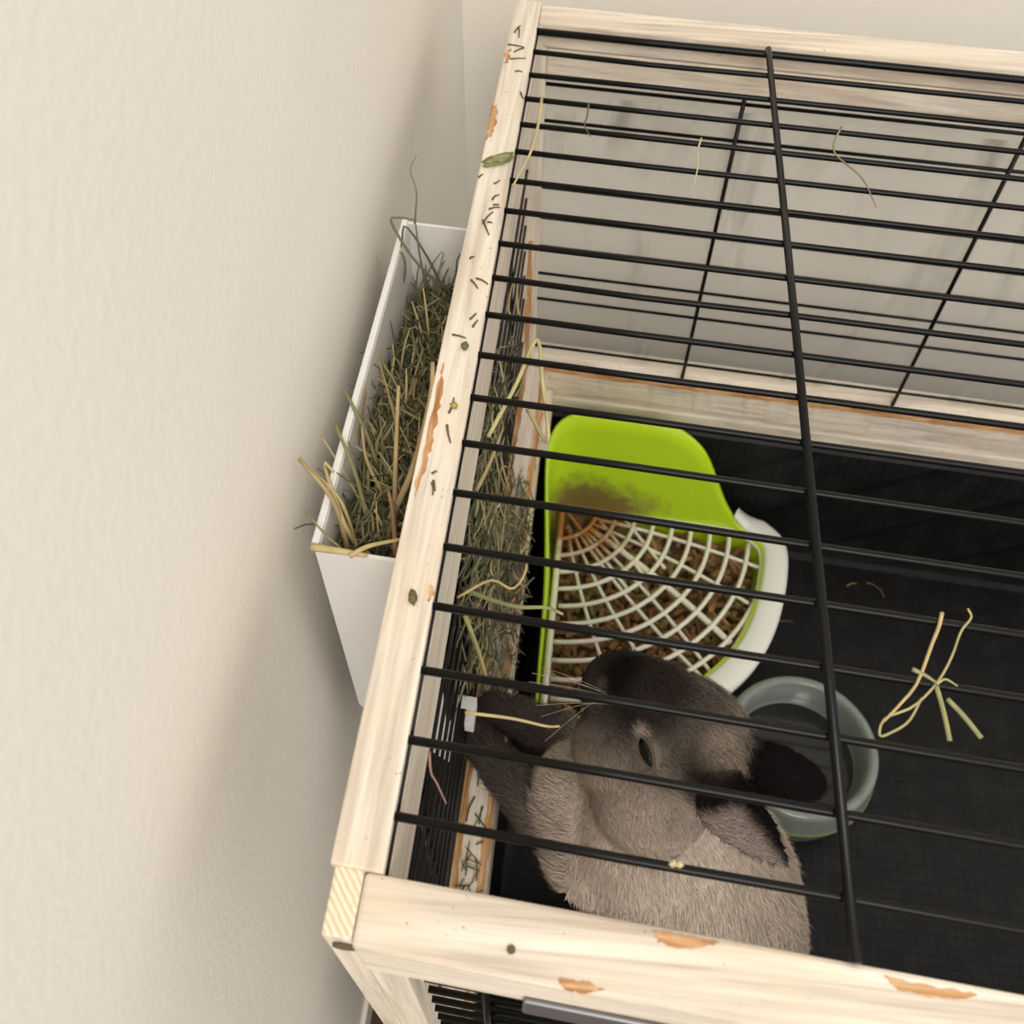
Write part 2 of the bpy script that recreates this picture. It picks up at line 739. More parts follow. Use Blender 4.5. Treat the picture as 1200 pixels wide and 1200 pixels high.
# screw heads in the front rail, latch plate under it
c = Vector(W(*onz(599, 1113, 0.0)))
pv, pf = tube_vf([c + Vector((0, 0, -0.001)), c + Vector((0, 0, 0.0007))], 0.05 * U, 14)
build('screw_head', pv, pf, HOLE, fr)
box('latch_plate', (1.75, 3.6, -1.62, -1.54, -1.75, -0.95), STEEL, H, 0.03)

# ------------------------------------------------------------------ black tray floor
ZT = -19.0


def tray():
    th = 0.22
    rings = []

    def ring(x0, x1, y0, y1, z):
        return [W(x0, y0, z), W(x1, y0, z), W(x1, y1, z), W(x0, y1, z)]
    R = [ring(0.3, XR - .3, -0.6, YB + 0.2, -13.62), ring(0.4, XR - .5, -0.45, 19.15, -13.62), ring(0.48, XR - .55, -0.3, 19.02, -13.72),
         ring(0.72, XR - .8, 0.1, 18.5, -18.6), ring(0.84, XR - .9, 0.25, 18.35, -18.9), ring(1.1, XR - 1.2, 0.5, 18.1, ZT)]
    outer = [ring(0.9, XR - .8, 0.1, 18.3, ZF), ring(0.4, XR - .55, -0.2, 18.8, -18.5), ring(0.3, XR - .3, -0.6, YB + 0.2, -13.9)]
    allr = R[::-1] + outer[::-1]
    V = [v for r in allr for v in r]
    F = [[0, 1, 2, 3]]
    for i in range(len(allr) - 1):
        for k in range(4):
            F.append([i * 4 + k, i * 4 + (k + 1) % 4, (i + 1) * 4 + (k + 1) % 4, (i + 1) * 4 + k])
    n = (len(allr) - 1) * 4
    F.append([n, n + 3, n + 2, n + 1])
    o = build('base_tray', V, F, TRAY)
    bm = bmesh.new()
    bm.from_mesh(o.data)
    bmesh.ops.recalc_face_normals(bm, faces=bm.faces)
    bm.to_mesh(o.data)
    bm.free()
    return tag(o, 'deep black plastic base tray forming the floor of the hutch', 'tray')


tray()


# ------------------------------------------------------------------ litter box
def litter():
    L = empty('litter_box', W(4.5, 13, ZT), 'lime green corner litter box with white rim and white grate', 'litter box')
    # rim outline in plan (clockwise from the front left end), with the height of the top edge
    key = [((1.2, 8.9), -17.0), ((1.1, 11.0), -16.9), ((1.03, 13.2), -16.4), ((0.98, 14.6), -15.6), ((0.92, 15.8), -14.6), ((0.88, 16.7), -13.8),
           ((0.98, 17.4), -13.0), ((1.35, 17.85), -12.5), ((2.1, 18.03), -12.2), ((3.4, 18.02), -12.1), ((4.7, 18.04), -12.1), ((5.5, 18.04), -12.5),
           ((6.3, 18.04), -13.3), ((7.0, 18.04), -14.6), ((7.5, 18.04), -15.6), ((8.0, 18.03), -16.4), ((8.6, 18.0), -16.8), ((9.2, 17.85), -16.85),
           ((9.62, 17.4), -16.85), ((9.72, 16.7), -16.85), ((9.6, 15.4), -16.85), ((9.3, 14.0), -16.85), ((8.85, 12.8), -16.85), ((8.2, 11.7), -16.85),
           ((7.3, 10.7), -16.85), ((6.2, 9.85), -16.85), ((5.0, 9.2), -16.85), ((3.7, 8.75), -16.9), ((2.4, 8.55), -16.95), ((1.75, 8.6), -17.0)]
    for i in range(16, 29):                # the outline above is the flange's outer edge along the front
        (x, y), zt = key[i]
        k = 0.45 * min(1, (i - 15) / 2) * min(1, (30 - i) / 3)
        d = math.hypot(4.6 - x, 14.2 - y)
        key[i] = ((x + (4.6 - x) / d * k, y + (14.2 - y) / d * k), zt)
    raw = [Vector((a[0], a[1], b)) for a, b in key]
    fine = bez(raw + [raw[0]], 121)[:-1]
    low = key[15:] + [key[0]]
    key = [((q_.x, min(q_.y, 18.05)), q_.z) for q_ in fine]
    n = len(key)
    cx, cy = 4.6, 14.2
    V, F, stain = [], [], []
    levels = 9
    for side in (0, 1):                     # inner skin then outer skin
        for lv in range(levels):
            t = lv / (levels - 1)
            for (x, y), zt in key:
                zb = ZT + 0.12 if side == 0 else ZT
                z = zb + (zt - zb) * t
                hf = (z - ZT) / 7.0
                inset = 0.42 * (1 - min(1, hf * 1.25)) + (0.14 if side == 0 else 0.0)
                dx, dy = cx - x, cy - y
                d = math.hypot(dx, dy)
                xx, yy = x + dx / d * inset, y + dy / d * inset
                V.append(W(xx, yy, z))
                cd = math.hypot(xx - 2.6, (yy - 18.0)) / 2.6
                stain.append(max(0.0, 1.0 - max(cd * 0.62, 0)) * max(0.0, min(1.0, (-14.6 - z) / 1.6)) if side == 0 else 0.0)
    N = levels * n
    for s in (0, 1):
        for lv in range(levels - 1):
            for k in range(n):
                a, b = s * N + lv * n + k, s * N + lv * n + (k + 1) % n
                q = [a, b, b + n, a + n]
                F.append(q if s else q[::-1])
    for k in range(n):
        a, b = N - n + k, N - n + (k + 1) % n
        F.append([a, a + N, b + N, b])
    F.append([k for k in range(n)])
    F.append([N + k for k in range(n)][::-1])
    o = build('basin', V, F, GREEN, L, smooth=True, stain=stain)
    bm = bmesh.new()
    bm.from_mesh(o.data)
    bmesh.ops.recalc_face_normals(bm, faces=bm.faces)
    bm.to_mesh(o.data)
    bm.free()
    # white flange round the front: profile swept along the low part of the rim
    seq = low
    path = bez([Vector((x, y, z)) for (x, y), z in seq], 60)
    prof = [(-0.30, -0.12), (-0.30, 0.05), (-0.2, 0.12), (0.42, 0.10), (0.55, 0.0), (0.55, -0.35), (0.42, -0.35), (0.38, -0.05), (-0.2, -0.1)]
    V, F = [], []
    for i, q in enumerate(path):
        t = path[min(i + 1, 59)] - path[max(i - 1, 0)]
        nr = Vector((t.y, -t.x, 0))
        nr.normalize()
        if nr.dot(Vector((q.x - cx, q.y - cy, 0))) < 0:
            nr = -nr
        wsc = min(1.0, 0.25 + i / 9.0) * min(1.0, 0.35 + (59 - i) / 14.0)
        for a, b in prof:
            pp = q + nr * (a * wsc if a > 0 else a)
            yy = min(pp.y, 18.09)
            V.append(W(pp.x, yy, q.z + b))
    k = len(prof)
    for i in range(59):
        for j in range(k):
            F.append([i * k + j, i * k + (j + 1) % k, (i + 1) * k + (j + 1) % k, (i + 1) * k + j])
    F.append(list(range(k)))
    F.append([59 * k + j for j in range(k)][::-1])
    build('rim', V, F, RIMW, L, smooth=True)
    # grate: concentric bars round the back corner, crossed by spokes, in a frame
    parts, st = [], []
    poly = []
    for (x, y), zt in key:
        dx, dy = cx - x, cy - y
        d = math.hypot(dx, dy)
        poly.append((max(x + dx / d * 0.36, 1.62), min(y + dy / d * 0.36, 17.62)))

    def inside(x, y):
        c_ = False
        j = len(poly) - 1
        for i in range(len(poly)):
            if (poly[i][1] > y) != (poly[j][1] > y) and x < (poly[j][0] - poly[i][0]) * (y - poly[i][1]) / (poly[j][1] - poly[i][1]) + poly[i][0]:
                c_ = not c_
            j = i
        return c_
    zg = -17.12

    def bar(pts, r):
        run = []
        for q in pts + [None]:
            if q is not None and inside(q[0], q[1]):
                run.append(q)
            else:
                if len(run) > 2:
                    v, f = tube_vf([W(*a) for a in run], r * U, 6)
                    parts.append((v, f))
                    for a in run:
                        st.extend([max(0, 1.0 - math.hypot(a[0] - 2.0, a[1] - 17.3) / 4.2)] * 6)
                run = []
    ox, oy = 1.25, 17.75
    for i in range(13):
        R = 1.7 + i * 0.70
        bar([(ox + R * math.cos(a), oy - R * math.sin(a), zg + 0.05 * math.sin(a * 2)) for a in [math.radians(d) for d in range(-4, 96, 3)]], 0.085)
    for i, dg in enumerate((6, 19, 33, 43, 53, 64, 76)):
        a0 = math.radians(dg)
        pts = []
        for j in range(40):
            R = 1.0 + j * 0.24
            a = a0 + 0.028 * (R - 4) * (1 if dg < 45 else -1) * 0.6
            pts.append((ox + 0.5 + R * math.cos(a), oy - 0.4 - R * math.sin(a), zg - 0.06))
        bar(pts, 0.12 if dg == 33 else 0.07)
    # second set of slanting bars over the back corner
    for i in range(3):
        pts = [(1.5 + i * 1.1 + t * 0.12, 17.8 - t * 0.15, zg - 0.05) for t in range(24 - 4 * i)]
        bar(pts, 0.07)
        pts = [(1.3 + t * 0.16, 14.2 - i * 1.0 + t * 0.22 - 0.5, zg - 0.08) for t in range(20)]
    fr_ = [(x, y, zg) for x, y in poly] + [(poly[0][0], poly[0][1], zg)]
    v, f = tube_vf([W(*a) for a in fr_], 0.12 * U, 6)
    parts.append((v, f))
    for a in fr_:
        st.extend([max(0, 1.0 - math.hypot(a[0] - 2.2, a[1] - 17.4) / 4.0)] * 6)
    V, F = merge(parts)
    build('grate', V, F, GRATE, L, smooth=True, stain=st)
    # brown wood pellets under the grate
    V, F, T = [], [], []
    r2 = random.Random(11)
    n = 0
    while n < 1500:
        x, y = r2.uniform(1.3, 9.7), r2.uniform(8.6, 18)
        if not inside(x, y):
            continue
        n += 1
        z = ZT + 0.3 + r2.uniform(0.0, 1.05)
        ln = r2.uniform(0.12, 0.3)
        an = r2.uniform(0, math.pi)
        el = r2.uniform(-0.5, 0.5)
        d = Vector((math.cos(an) * math.cos(el), math.sin(an) * math.cos(el), math.sin(el))) * ln * U
        c = W(x, y, z)
        v, f = tube_vf([c - d, c + d], 0.1 * U, 5)
        o_ = len(V)
        V += v
        F += [[i + o_ for i in q] for q in f]
        k = r2.random()
        base = Vector((0.20, 0.105, 0.045)).lerp(Vector((0.45, 0.26, 0.12)), k * k)
        if r2.random() < 0.12:
            base = Vector((0.24, 0.22, 0.08))
        T += [tuple(base * r2.uniform(0.8, 1.15))] * len(v)
    # bed they lie on
    bp = [(x + (cx - x) * 0.02, y + (cy - y) * 0.02) for x, y in poly]
    o_ = len(V)
    V += [W(x, y, ZT + 0.15) for x, y in bp] + [W(x, y, ZT + 0.75) for x, y in bp]
    m_ = len(bp)
    F += [[o_ + m_ + i for i in range(m_)], [o_ + i for i in range(m_)][::-1]] + [[o_ + i, o_ + (i + 1) % m_, o_ + m_ + (i + 1) % m_, o_ + m_ + i] for i in range(m_)]
    T += [(0.12, 0.07, 0.035)] * (2 * m_)
    o = build('wood_pellets', V, F, TINTED, tint=T)
    tag(o, 'loose brown wood pellets lying under the litter box grate', 'litter', kind='stuff')


litter()


# ------------------------------------------------------------------ bowl
def lathe(prof, c, n=56):
    V, F = [], []
    for r, z in prof:
        for k in range(n):
            a = 2 * math.pi * k / n
            q = W(c[0], c[1], z)
            V.append(q + Vector((r * math.cos(a) * U, r * math.sin(a) * U, 0)))
    for i in range(len(prof) - 1):
        for k in range(n):
            F.append([i * n + k, i * n + (k + 1) % n, (i + 1) * n + (k + 1) % n, (i + 1) * n + k])
    return V, F


def bowl():
    c = onz(940, 872, -16.6)
    B = empty('water_bowl', W(c[0], c[1], ZT), 'round grey plastic water bowl with a thin green band', 'bowl')
    prof = [(0.0, ZT), (2.2, ZT), (2.36, ZT + 0.08), (2.44, ZT + 0.6), (2.47, ZT + 1.0), (2.54, ZT + 1.2), (2.54, ZT + 1.4), (2.46, ZT + 1.56), (2.42, ZT + 2.2), (2.37, ZT + 2.34), (2.26, ZT + 2.4),
            (2.12, ZT + 2.35), (2.06, ZT + 2.2), (1.98, ZT + 1.5), (1.85, ZT + 0.6), (1.5, ZT + 0.34), (0, ZT + 0.3)]
    V, F = lathe(prof, c)
    build('shell', V, F, BOWL, B, smooth=True)
    V, F = lathe([(2.53, ZT + 1.17), (2.57, ZT + 1.22), (2.57, ZT + 1.38), (2.53, ZT + 1.43)], c)
    build('band', V, F, BAND, B, smooth=True)
    n = 56
    V, F = lathe([(0.0001, ZT + 1.2), (1.945, ZT + 1.2)], c)
    build('water', V, F, WATER, B, smooth=True)


bowl()


# ------------------------------------------------------------------ hay rack
def rack():
    R = empty('hay_rack', W(-1.4, 8.3, -9.2), 'white plastic hay rack hung between hutch and wall', 'hay rack')
    y0, y1 = 4.2, 12.55
    t = 0.07
    prof = [(-2.2, -1.0), (-2.2, -6.8), (-2.05, -7.15), (-0.42, -9.3), (-0.42, -9.15)]

    def plate(y, name):
        pr = [(-2.2, -1.0), (-0.76, -1.0), (-0.76, -2.0), (-0.36, -2.6), (-0.36, -9.35), (-2.03, -7.2), (-2.2, -6.85)]
        V = [W(a, y, b) for a, b in pr] + [W(a, y + t, b) for a, b in pr]
        n = len(pr)
        F = [list(range(n)), [n + i for i in range(n)][::-1]] + [[i, n + i, n + (i + 1) % n, (i + 1) % n] for i in range(n)]
        build(name, V, F, RACK, R)
    plate(y0, 'end_plate')
    plate(y1 - t, 'end_plate')
    box('back_plate', (-2.2, -2.2 + t, y0 + t, y1 - t, -6.85, -1.0), RACK, R, 0.015)
    V = [W(a, y, b) for y in (y0 + t, y1 - t) for a, b in [(-2.2, -6.85), (-2.03, -7.2), (-0.36, -9.35), (-0.36, -9.2), (-1.98, -7.08), (-2.13, -6.85)]]
    F = [[i, (i + 1) % 6, 6 + (i + 1) % 6, 6 + i] for i in range(6)] + [list(range(6))[::-1], [6 + i for i in range(6)]]
    build('bottom_plate', V, F, RACK, R)
    # hooks over the side wires
    for hy, hz in ((5.25, -8.71),):
        hv = merge([box_vf(-0.36, 0.1, hy, hy + 0.3, hz + 0.06, hz + 0.16, 0.02), box_vf(-0.12, 0.1, hy - 0.35, hy + 0.3, hz - 0.35, hz + 0.06, 0.02)])
        build('hook', hv[0], hv[1], RACK, R)
    # lip of the rim
    box('rim_lip', (-2.27, -2.14, y0, y1, -1.03, -0.93), RACK, R, 0.03)


rack()

# ------------------------------------------------------------------ hay
HCOL = [(0.115, 0.112, 0.06), (0.16, 0.15, 0.08), (0.085, 0.09, 0.05), (0.22, 0.195, 0.105), (0.13, 0.135, 0.07), (0.32, 0.27, 0.15)]


class Strands:
    def __init__(self):
        self.V, self.F, self.T = [], [], []

    def add(self, pts, r, col, sides=3, taper=True):
        n = len(pts)
        tp = [1 - 0.55 * abs(2 * i / (n - 1) - 1) ** 2 if taper else 1 for i in range(n)]
        v, f = tube_vf(pts, r, sides, caps=sides > 3, taper=tp)
        o = len(self.V)
        self.V += v
        self.F += [[i + o for i in q] for q in f]
        self.T += [col] * len(v)


def hay_col(r, pale=0.0):
    c = Vector(r.choice(HCOL)) * r.uniform(0.75, 1.25)
    if r.random() < pale:
        c = Vector((0.48, 0.37, 0.18)) * r.uniform(0.8, 1.15)
    return tuple(c)


def hay_pile():
    r = random.Random(21)
    S_ = Strands()
    # dark filler core
    bm = bmesh.new()
    core = []

    def top(y):
        return -1.75 - 0.85 * max(0, (y - 8) / 4.5)
    for i in range(3000):
        y = r.uniform(4.45, 12.3)
        x = r.uniform(-2.02, -0.45)
        zt = top(y)
        z = zt - abs(r.gauss(0, 0.6)) if r.random() < 0.75 else r.uniform(-6.6, zt)
        ln = r.uniform(0.5, 1.7)
        an = r.uniform(0, 2 * math.pi)
        el = r.gauss(0.15, 0.35)
        d = Vector((0.55 * math.cos(an) * math.cos(el), math.sin(an) * math.cos(el), math.sin(el)))
        bend = Vector((r.gauss(0, .22), r.gauss(0, .22), r.gauss(0, .22)))
        pts = []
        for k in range(5):
            t = k / 4 - 0.5
            q = Vector((x, y, z)) + d * (ln * t) + bend * (t * t - 0.1) * 1.6
            q.x = min(max(q.x, -2.08), -0.42)
            q.y = min(max(q.y, 4.35), 12.4)
            q.z = min(q.z, -0.7)
            pts.append(W(*q))
        S_.add(pts, r.uniform(0.018, 0.04) * U, hay_col(r, 0.05))
    # upright wisps
    for i in range(260):
        y = r.uniform(4.5, 12.3)
        x = r.uniform(-2.0, -0.85)
        zt = top(y)
        ln = r.uniform(0.6, 1.5)
        d = Vector((r.gauss(0, .25), r.gauss(-0.1, .5), 1)).normalized()
        b = Vector((r.gauss(0, .4), r.gauss(0, .5), r.uniform(-.6, .1)))
        pts = []
        for k in range(6):
            t = k / 5
            q = Vector((x, y, zt - 0.3)) + d * ln * t + b * t * t * 0.7
            q.x = min(max(q.x, -2.6), -0.74)
            q.y = min(max(q.y, 4.35), 12.4)
            pts.append(W(*q))
        S_.add(pts, r.uniform(0.014, 0.032) * U, hay_col(r, 0.12))
    # hay pressed against and through the side wires, hanging down onto the lower rail
    for i in range(1250):
        y = min(max(r.gauss(8.8, 2.0), 5.7), 12.9)
        x = r.uniform(-0.6, -0.18) if r.random() < 0.86 else r.uniform(-0.1, 0.35)
        z = r.uniform(-8.9, -2.6)
        ln = r.uniform(0.5, 1.5)
        an = r.uniform(0, 2 * math.pi)
        d = Vector((0.28 * math.cos(an * 3), math.cos(an), math.sin(an)))
        bend = Vector((r.gauss(0, .15), r.gauss(0, .25), r.gauss(0, .25)))
        pts = []
        for k in range(5):
            t = k / 4 - 0.5
            q = Vector((x, y, z)) + d * ln * t + bend * (t * t) * 1.6
            q.x = max(q.x, -0.62)
            if q.z > -2.1:
                q.x = max(q.x, 0.08)
            pts.append(W(*q))
        S_.add(pts, r.uniform(0.016, 0.034) * U, hay_col(r, 0.06))
    # heap that has dropped on the lower rail
    for i in range(480):
        y = min(max(r.gauss(10.2, 1.9), 6.6), 14.2)
        x = r.uniform(-0.1, 0.75)
        hgt = max(0.1, 2.2 - abs(y - 10.2) * 0.55) * (1 - 0.55 * (x + 0.1))
        z = -11.55 + r.uniform(0, 1) * hgt
        ln = r.uniform(0.4, 1.2)
        an = r.uniform(0, 2 * math.pi)
        d = Vector((0.4 * math.cos(an), math.sin(an), r.gauss(0, .35)))
        bend = Vector((r.gauss(0, .15), r.gauss(0, .25), r.gauss(0, .2)))
        pts = []
        for k in range(5):
            t = k / 4 - 0.5
            q = Vector((x, y, z)) + d * ln * t + bend * (t * t) * 1.6
            q.z = max(q.z, -11.58)
            pts.append(W(*q))
        S_.add(pts, r.uniform(0.016, 0.034) * U, hay_col(r, 0.06))
    # filler core, shade between strands put into its dark colour; no daylight shows through
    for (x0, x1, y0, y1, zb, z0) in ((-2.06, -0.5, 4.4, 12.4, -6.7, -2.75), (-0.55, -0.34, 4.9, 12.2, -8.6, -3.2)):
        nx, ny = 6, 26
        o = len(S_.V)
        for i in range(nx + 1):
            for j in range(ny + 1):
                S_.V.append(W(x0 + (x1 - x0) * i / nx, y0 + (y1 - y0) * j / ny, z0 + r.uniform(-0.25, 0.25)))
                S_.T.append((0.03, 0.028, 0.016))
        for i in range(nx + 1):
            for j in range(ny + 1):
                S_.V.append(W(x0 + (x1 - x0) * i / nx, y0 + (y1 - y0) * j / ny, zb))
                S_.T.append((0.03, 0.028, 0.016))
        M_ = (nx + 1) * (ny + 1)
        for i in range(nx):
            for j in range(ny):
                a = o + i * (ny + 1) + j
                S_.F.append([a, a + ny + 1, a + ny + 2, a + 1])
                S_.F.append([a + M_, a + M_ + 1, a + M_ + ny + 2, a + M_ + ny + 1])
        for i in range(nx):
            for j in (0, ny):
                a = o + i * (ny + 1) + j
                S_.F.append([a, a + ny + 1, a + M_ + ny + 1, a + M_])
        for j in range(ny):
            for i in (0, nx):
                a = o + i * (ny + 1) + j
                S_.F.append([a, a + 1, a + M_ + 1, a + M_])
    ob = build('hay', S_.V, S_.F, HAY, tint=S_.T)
    tag(ob, 'dense green brown hay filling the white rack and poking through the wires', 'hay', kind='stuff')


hay_pile()


def stalk(name, pts, r, col, label, cat, group=None, n=10, jit=0.0, seed=0, sides=6, taper=True):
    """pts: (px, py, z) photo pixels with a height"""
    P3 = [W(*onz(*q)) for q in pts]
    path = bez(P3, n) if len(P3) > 2 else [P3[0].lerp(P3[1], i / 3) for i in range(4)]
    tp = [1 - 0.45 * (i / (len(path) - 1)) for i in range(len(path))] if taper else None
    v, f = tube_vf(path, r * U, sides, taper=tp)
    rr = random.Random(seed + 1)
    T = []
    for i in range(len(path)):
        k = rr.uniform(0.85, 1.12)
        T += [(col[0] * k, col[1] * k, col[2] * k)] * sides
    o = build(name, v, f, HAY, smooth=True, tint=T)
    return tag(o, label, cat, group)


STRAW, OLIVE, TAN, BROWN = (0.50, 0.40, 0.20), (0.22, 0.21, 0.10), (0.38, 0.29, 0.15), (0.27, 0.165, 0.085)
G1 = 'stiff stalks standing at the front of the hay rack'
FRONT = [
    ([(410, 655, -2.0), (392, 590, -0.9), (350, 537, -0.3)], 0.055, TAN),
    ([(418, 640, -2.0), (398, 585, -1.0), (358, 545, -0.5)], 0.04, STRAW),
    ([(424, 652, -2.2), (402, 610, -1.2), (380, 545, -0.6), (391, 553, -0.6)], 0.045, STRAW),
    ([(437, 640, -2.3), (418, 560, -1.2), (392, 495, -0.6)], 0.05, OLIVE),
    ([(430, 600, -2.2), (404, 555, -1.2), (376, 510, -0.7)], 0.035, TAN),
    ([(450, 570, -2.2), (430, 510, -1.2), (404, 458, -0.7)], 0.05, OLIVE),
    ([(418, 530, -1.9), (424, 490, -1.0), (429, 457, -0.3)], 0.035, BROWN),
    ([(462, 650, -2.3), (463, 560, -1.2), (467, 452, 0.0)], 0.055, TAN),
    ([(440, 640, -2.2), (480, 560, -1.0), (504, 470, -0.1), (507, 425, 0.1)], 0.065, TAN),
    ([(365, 641, -0.93), (400, 646, -0.93), (430, 651, -0.95)], 0.07, STRAW),
    ([(410, 652, -0.9), (432, 640, -0.9), (470, 632, -0.95)], 0.05, STRAW),
    ([(464, 655, -1.6), (460, 600, -1.2), (455, 575, -1.0)], 0.05, BROWN),
    ([(452, 585, -1.9), (430, 540, -1.2), (424, 500, -0.9)], 0.04, TAN),
    ([(400, 643, -1.0), (380, 625, -0.8), (358, 599, -0.6)], 0.025, OLIVE),
]
FL = ['thick tan stalk leaning furthest out of the rack toward the wall', 'thinner straw stalk lying along the thick tan stalk by the wall',
      'straw stalk with a bent over tip at the front of the rack', 'olive stalk leaning out over the front of the rack rim',
      'thin tan stalk leaning over the rack rim behind the bent straw', 'olive stalk leaning over the middle of the rack rim',
      'short reddish brown stalk upright beside the rack rim', 'straight tan stalk standing upright in the middle of the rack',
      'long thick tan stalk leaning against the left lid rail', 'pale straw lying along the front plate of the rack',
      'pale straw lying askew on the front plate of the rack', 'reddish brown stalk upright just inside the front plate of the rack',
      'tan stalk leaning inside the rack behind the olive stalks', 'fine olive stalk poking out over the front corner of the rack']
for i, (pts, r, col) in enumerate(FRONT):
    stalk('hay_stalk', pts, r, col, FL[i], 'hay stalk', G1, seed=i)
G2 = 'thin dark blades curling over the rack'
BACK = [
    ([(530, 345, -2.0), (490, 310, -1.0), (459, 262, -0.2), (466, 255, -0.1), (488, 258, -0.1)], 0.035, (0.16, 0.15, 0.08)),
    ([(486, 262, -0.5), (488, 225, 0.3), (481, 200, 0.7), (488, 182, 0.9)], 0.018, (0.22, 0.20, 0.11)),
    ([(520, 340, -2.2), (500, 300, -1.2), (475, 265, -0.4), (470, 290, -1.0), (458, 325, -1.8)], 0.03, (0.15, 0.15, 0.08)),
    ([(470, 345, -2.2), (475, 315, -1.4), (470, 296, -1.0), (458, 305, -1.2), (455, 330, -1.6)], 0.028, (0.20, 0.19, 0.11)),
    ([(500, 340, -2.3), (492, 300, -1.4), (487, 262, -0.6)], 0.025, (0.2, 0.19, 0.10)),
    ([(455, 335, -1.2), (447, 318, -0.9), (441, 300, -0.7)], 0.018, (0.25, 0.21, 0.11)),
    ([(440, 455, -1.6), (425, 430, -1.0), (417, 423, -0.8)], 0.022, (0.2, 0.2, 0.1)),
    ([(537, 340, -1.8), (535, 310, -1.1), (539, 298, -0.8)], 0.025, (0.14, 0.14, 0.08)),
]
BL = ['dark grass blade folded over in a loop above the rack corner', 'fine tall grass stem rising highest against the wall corner',
      'dark grass blade bent into a peak inside the rack corner', 'grass blade hooked over the rack rim near its corner',
      'thin straight grass blade at the corner end of the rack', 'fine brown wisp sticking out over the rack rim toward the wall',
      'fine wisp sticking out over the middle of the rack rim', 'dark grass blade curling beside the left lid rail']
for i, (pts, r, col) in enumerate(BACK):
    stalk('grass_blade', pts, r, col, BL[i], 'grass blade', G2, n=14, seed=40 + i)

# straws resting on the lid wires
ZL = 0.03
stalk('straw', [(1104, 718, ZL + .03), (1100, 735, ZL), (1092, 755, ZL), (1075, 800, ZL), (1055, 825, ZL), (1036, 845, ZL)], 0.03, STRAW,
      'pale tapering straw lying over the lid wires above the black floor', 'straw', n=14, sides=6)
stalk('straw', [(1134, 713, ZL + .03), (1138, 724, ZL), (1126, 740, ZL), (1115, 770, ZL), (1098, 800, ZL), (1070, 828, ZL), (1037, 842, ZL), (1031, 862, ZL), (1045, 858, ZL), (1065, 845, ZL), (1080, 818, ZL)], 0.017, (0.42, 0.38, 0.18),
      'long thin looped straw lying over the lid wires above the black floor', 'straw', n=34, sides=5, taper=False)
stalk('straw', [(1069, 784, ZL), (1085, 792, ZL), (1097, 800, ZL)], 0.033, (0.3, 0.29, 0.16), 'short thick straw crossing the looped straw on the lid wires', 'straw')
stalk('straw', [(1097, 803, ZL), (1106, 835, ZL), (1113, 868, ZL)], 0.033, (0.32, 0.31, 0.15), 'olive straw stub pointing away below the looped straw on the lid', 'straw', taper=False)
stalk('straw', [(1110, 819, ZL), (1130, 840, ZL), (1150, 865, ZL)], 0.033, (0.30, 0.30, 0.15), 'detached olive straw stub lying apart beside the looped straw', 'straw', taper=False)
stalk('straw', [(1097, 802, ZL), (1108, 796, ZL), (1122, 804, ZL)], 0.02, (0.42, 0.38, 0.2), 'tiny curved straw wisp crossing the looped straw on the lid', 'straw')
stalk('straw', [(635, 115, ZL), (630, 150, ZL), (622, 178, ZL + .06), (613, 196, ZL), (601, 218, ZL)], 0.035, (0.5, 0.44, 0.24), 'bent pale straw with a knot on the lid wires near left rail', 'straw', n=14)
stalk('straw', [(690, 121, ZL), (688, 137, ZL), (685, 147, ZL), (692, 160, ZL)], 0.022, (0.14, 0.12, 0.07), 'short dark straw hanging on the lid wires near the back rail', 'straw')
stalk('straw', [(822, 162, ZL), (818, 176, ZL), (817, 200, ZL), (809, 229, ZL)], 0.022, (0.5, 0.45, 0.3), 'thin whitish straw on the lid wires left of the long bar', 'straw')
stalk('straw', [(986, 149, ZL), (977, 168, ZL), (980, 182, ZL), (1000, 199, ZL), (1013, 213, ZL), (1027, 243, ZL)], 0.024, (0.26, 0.22, 0.13), 'wavy brown straw on the lid wires right of the long bar', 'straw', n=18)
stalk('straw', [(545, 835, -0.4), (600, 842, -0.4), (640, 851, -0.4), (656, 851, -0.4)], 0.025, STRAW, 'thin yellow straw reaching from the wires over the rabbit paw', 'straw', n=12)
stalk('straw', [(572, 512, -1.6), (605, 450, -1.2), (629, 398, -1.0), (636, 450, -1.6), (642, 517, -2.2), (618, 480, -2.2)], 0.04, (0.50, 0.45, 0.22), 'pale straw folded into a peak beside the side wires', 'straw', n=30, taper=False)
stalk('straw', [(536, 700, -2.6), (575, 680, -2.3), (600, 690, -2.2), (615, 672, -2.2), (618, 650, -2.0)], 0.03, STRAW, 'curled golden straw poking through the side wires', 'straw', n=16)
stalk('straw', [(540, 690, -3.5), (600, 710, -3.0), (640, 712, -2.8), (660, 720, -2.8)], 0.045, (0.33, 0.33, 0.16), 'olive straw reaching from the side wires toward the litter box', 'straw', n=12)
stalk('straw', [(545, 722, -2.5), (560, 760, -3.5), (572, 800, -4.5)], 0.045, (0.30, 0.30, 0.12), 'straight olive straw leaning down along the side wires', 'straw')
stalk('straw', [(558, 575, -2.5), (575, 540, -2.2), (590, 500, -2.2)], 0.045, TAN, 'tan straw leaning up against the side wires', 'straw')

stalk('straw', [(503, 880, -0.9), (505, 905, -0.9), (512, 918, -0.9), (523, 942, -0.9)], 0.02, (0.38, 0.22, 0.19), 'thin pinkish dry stem hanging in the side wires by the front post', 'straw', n=10)

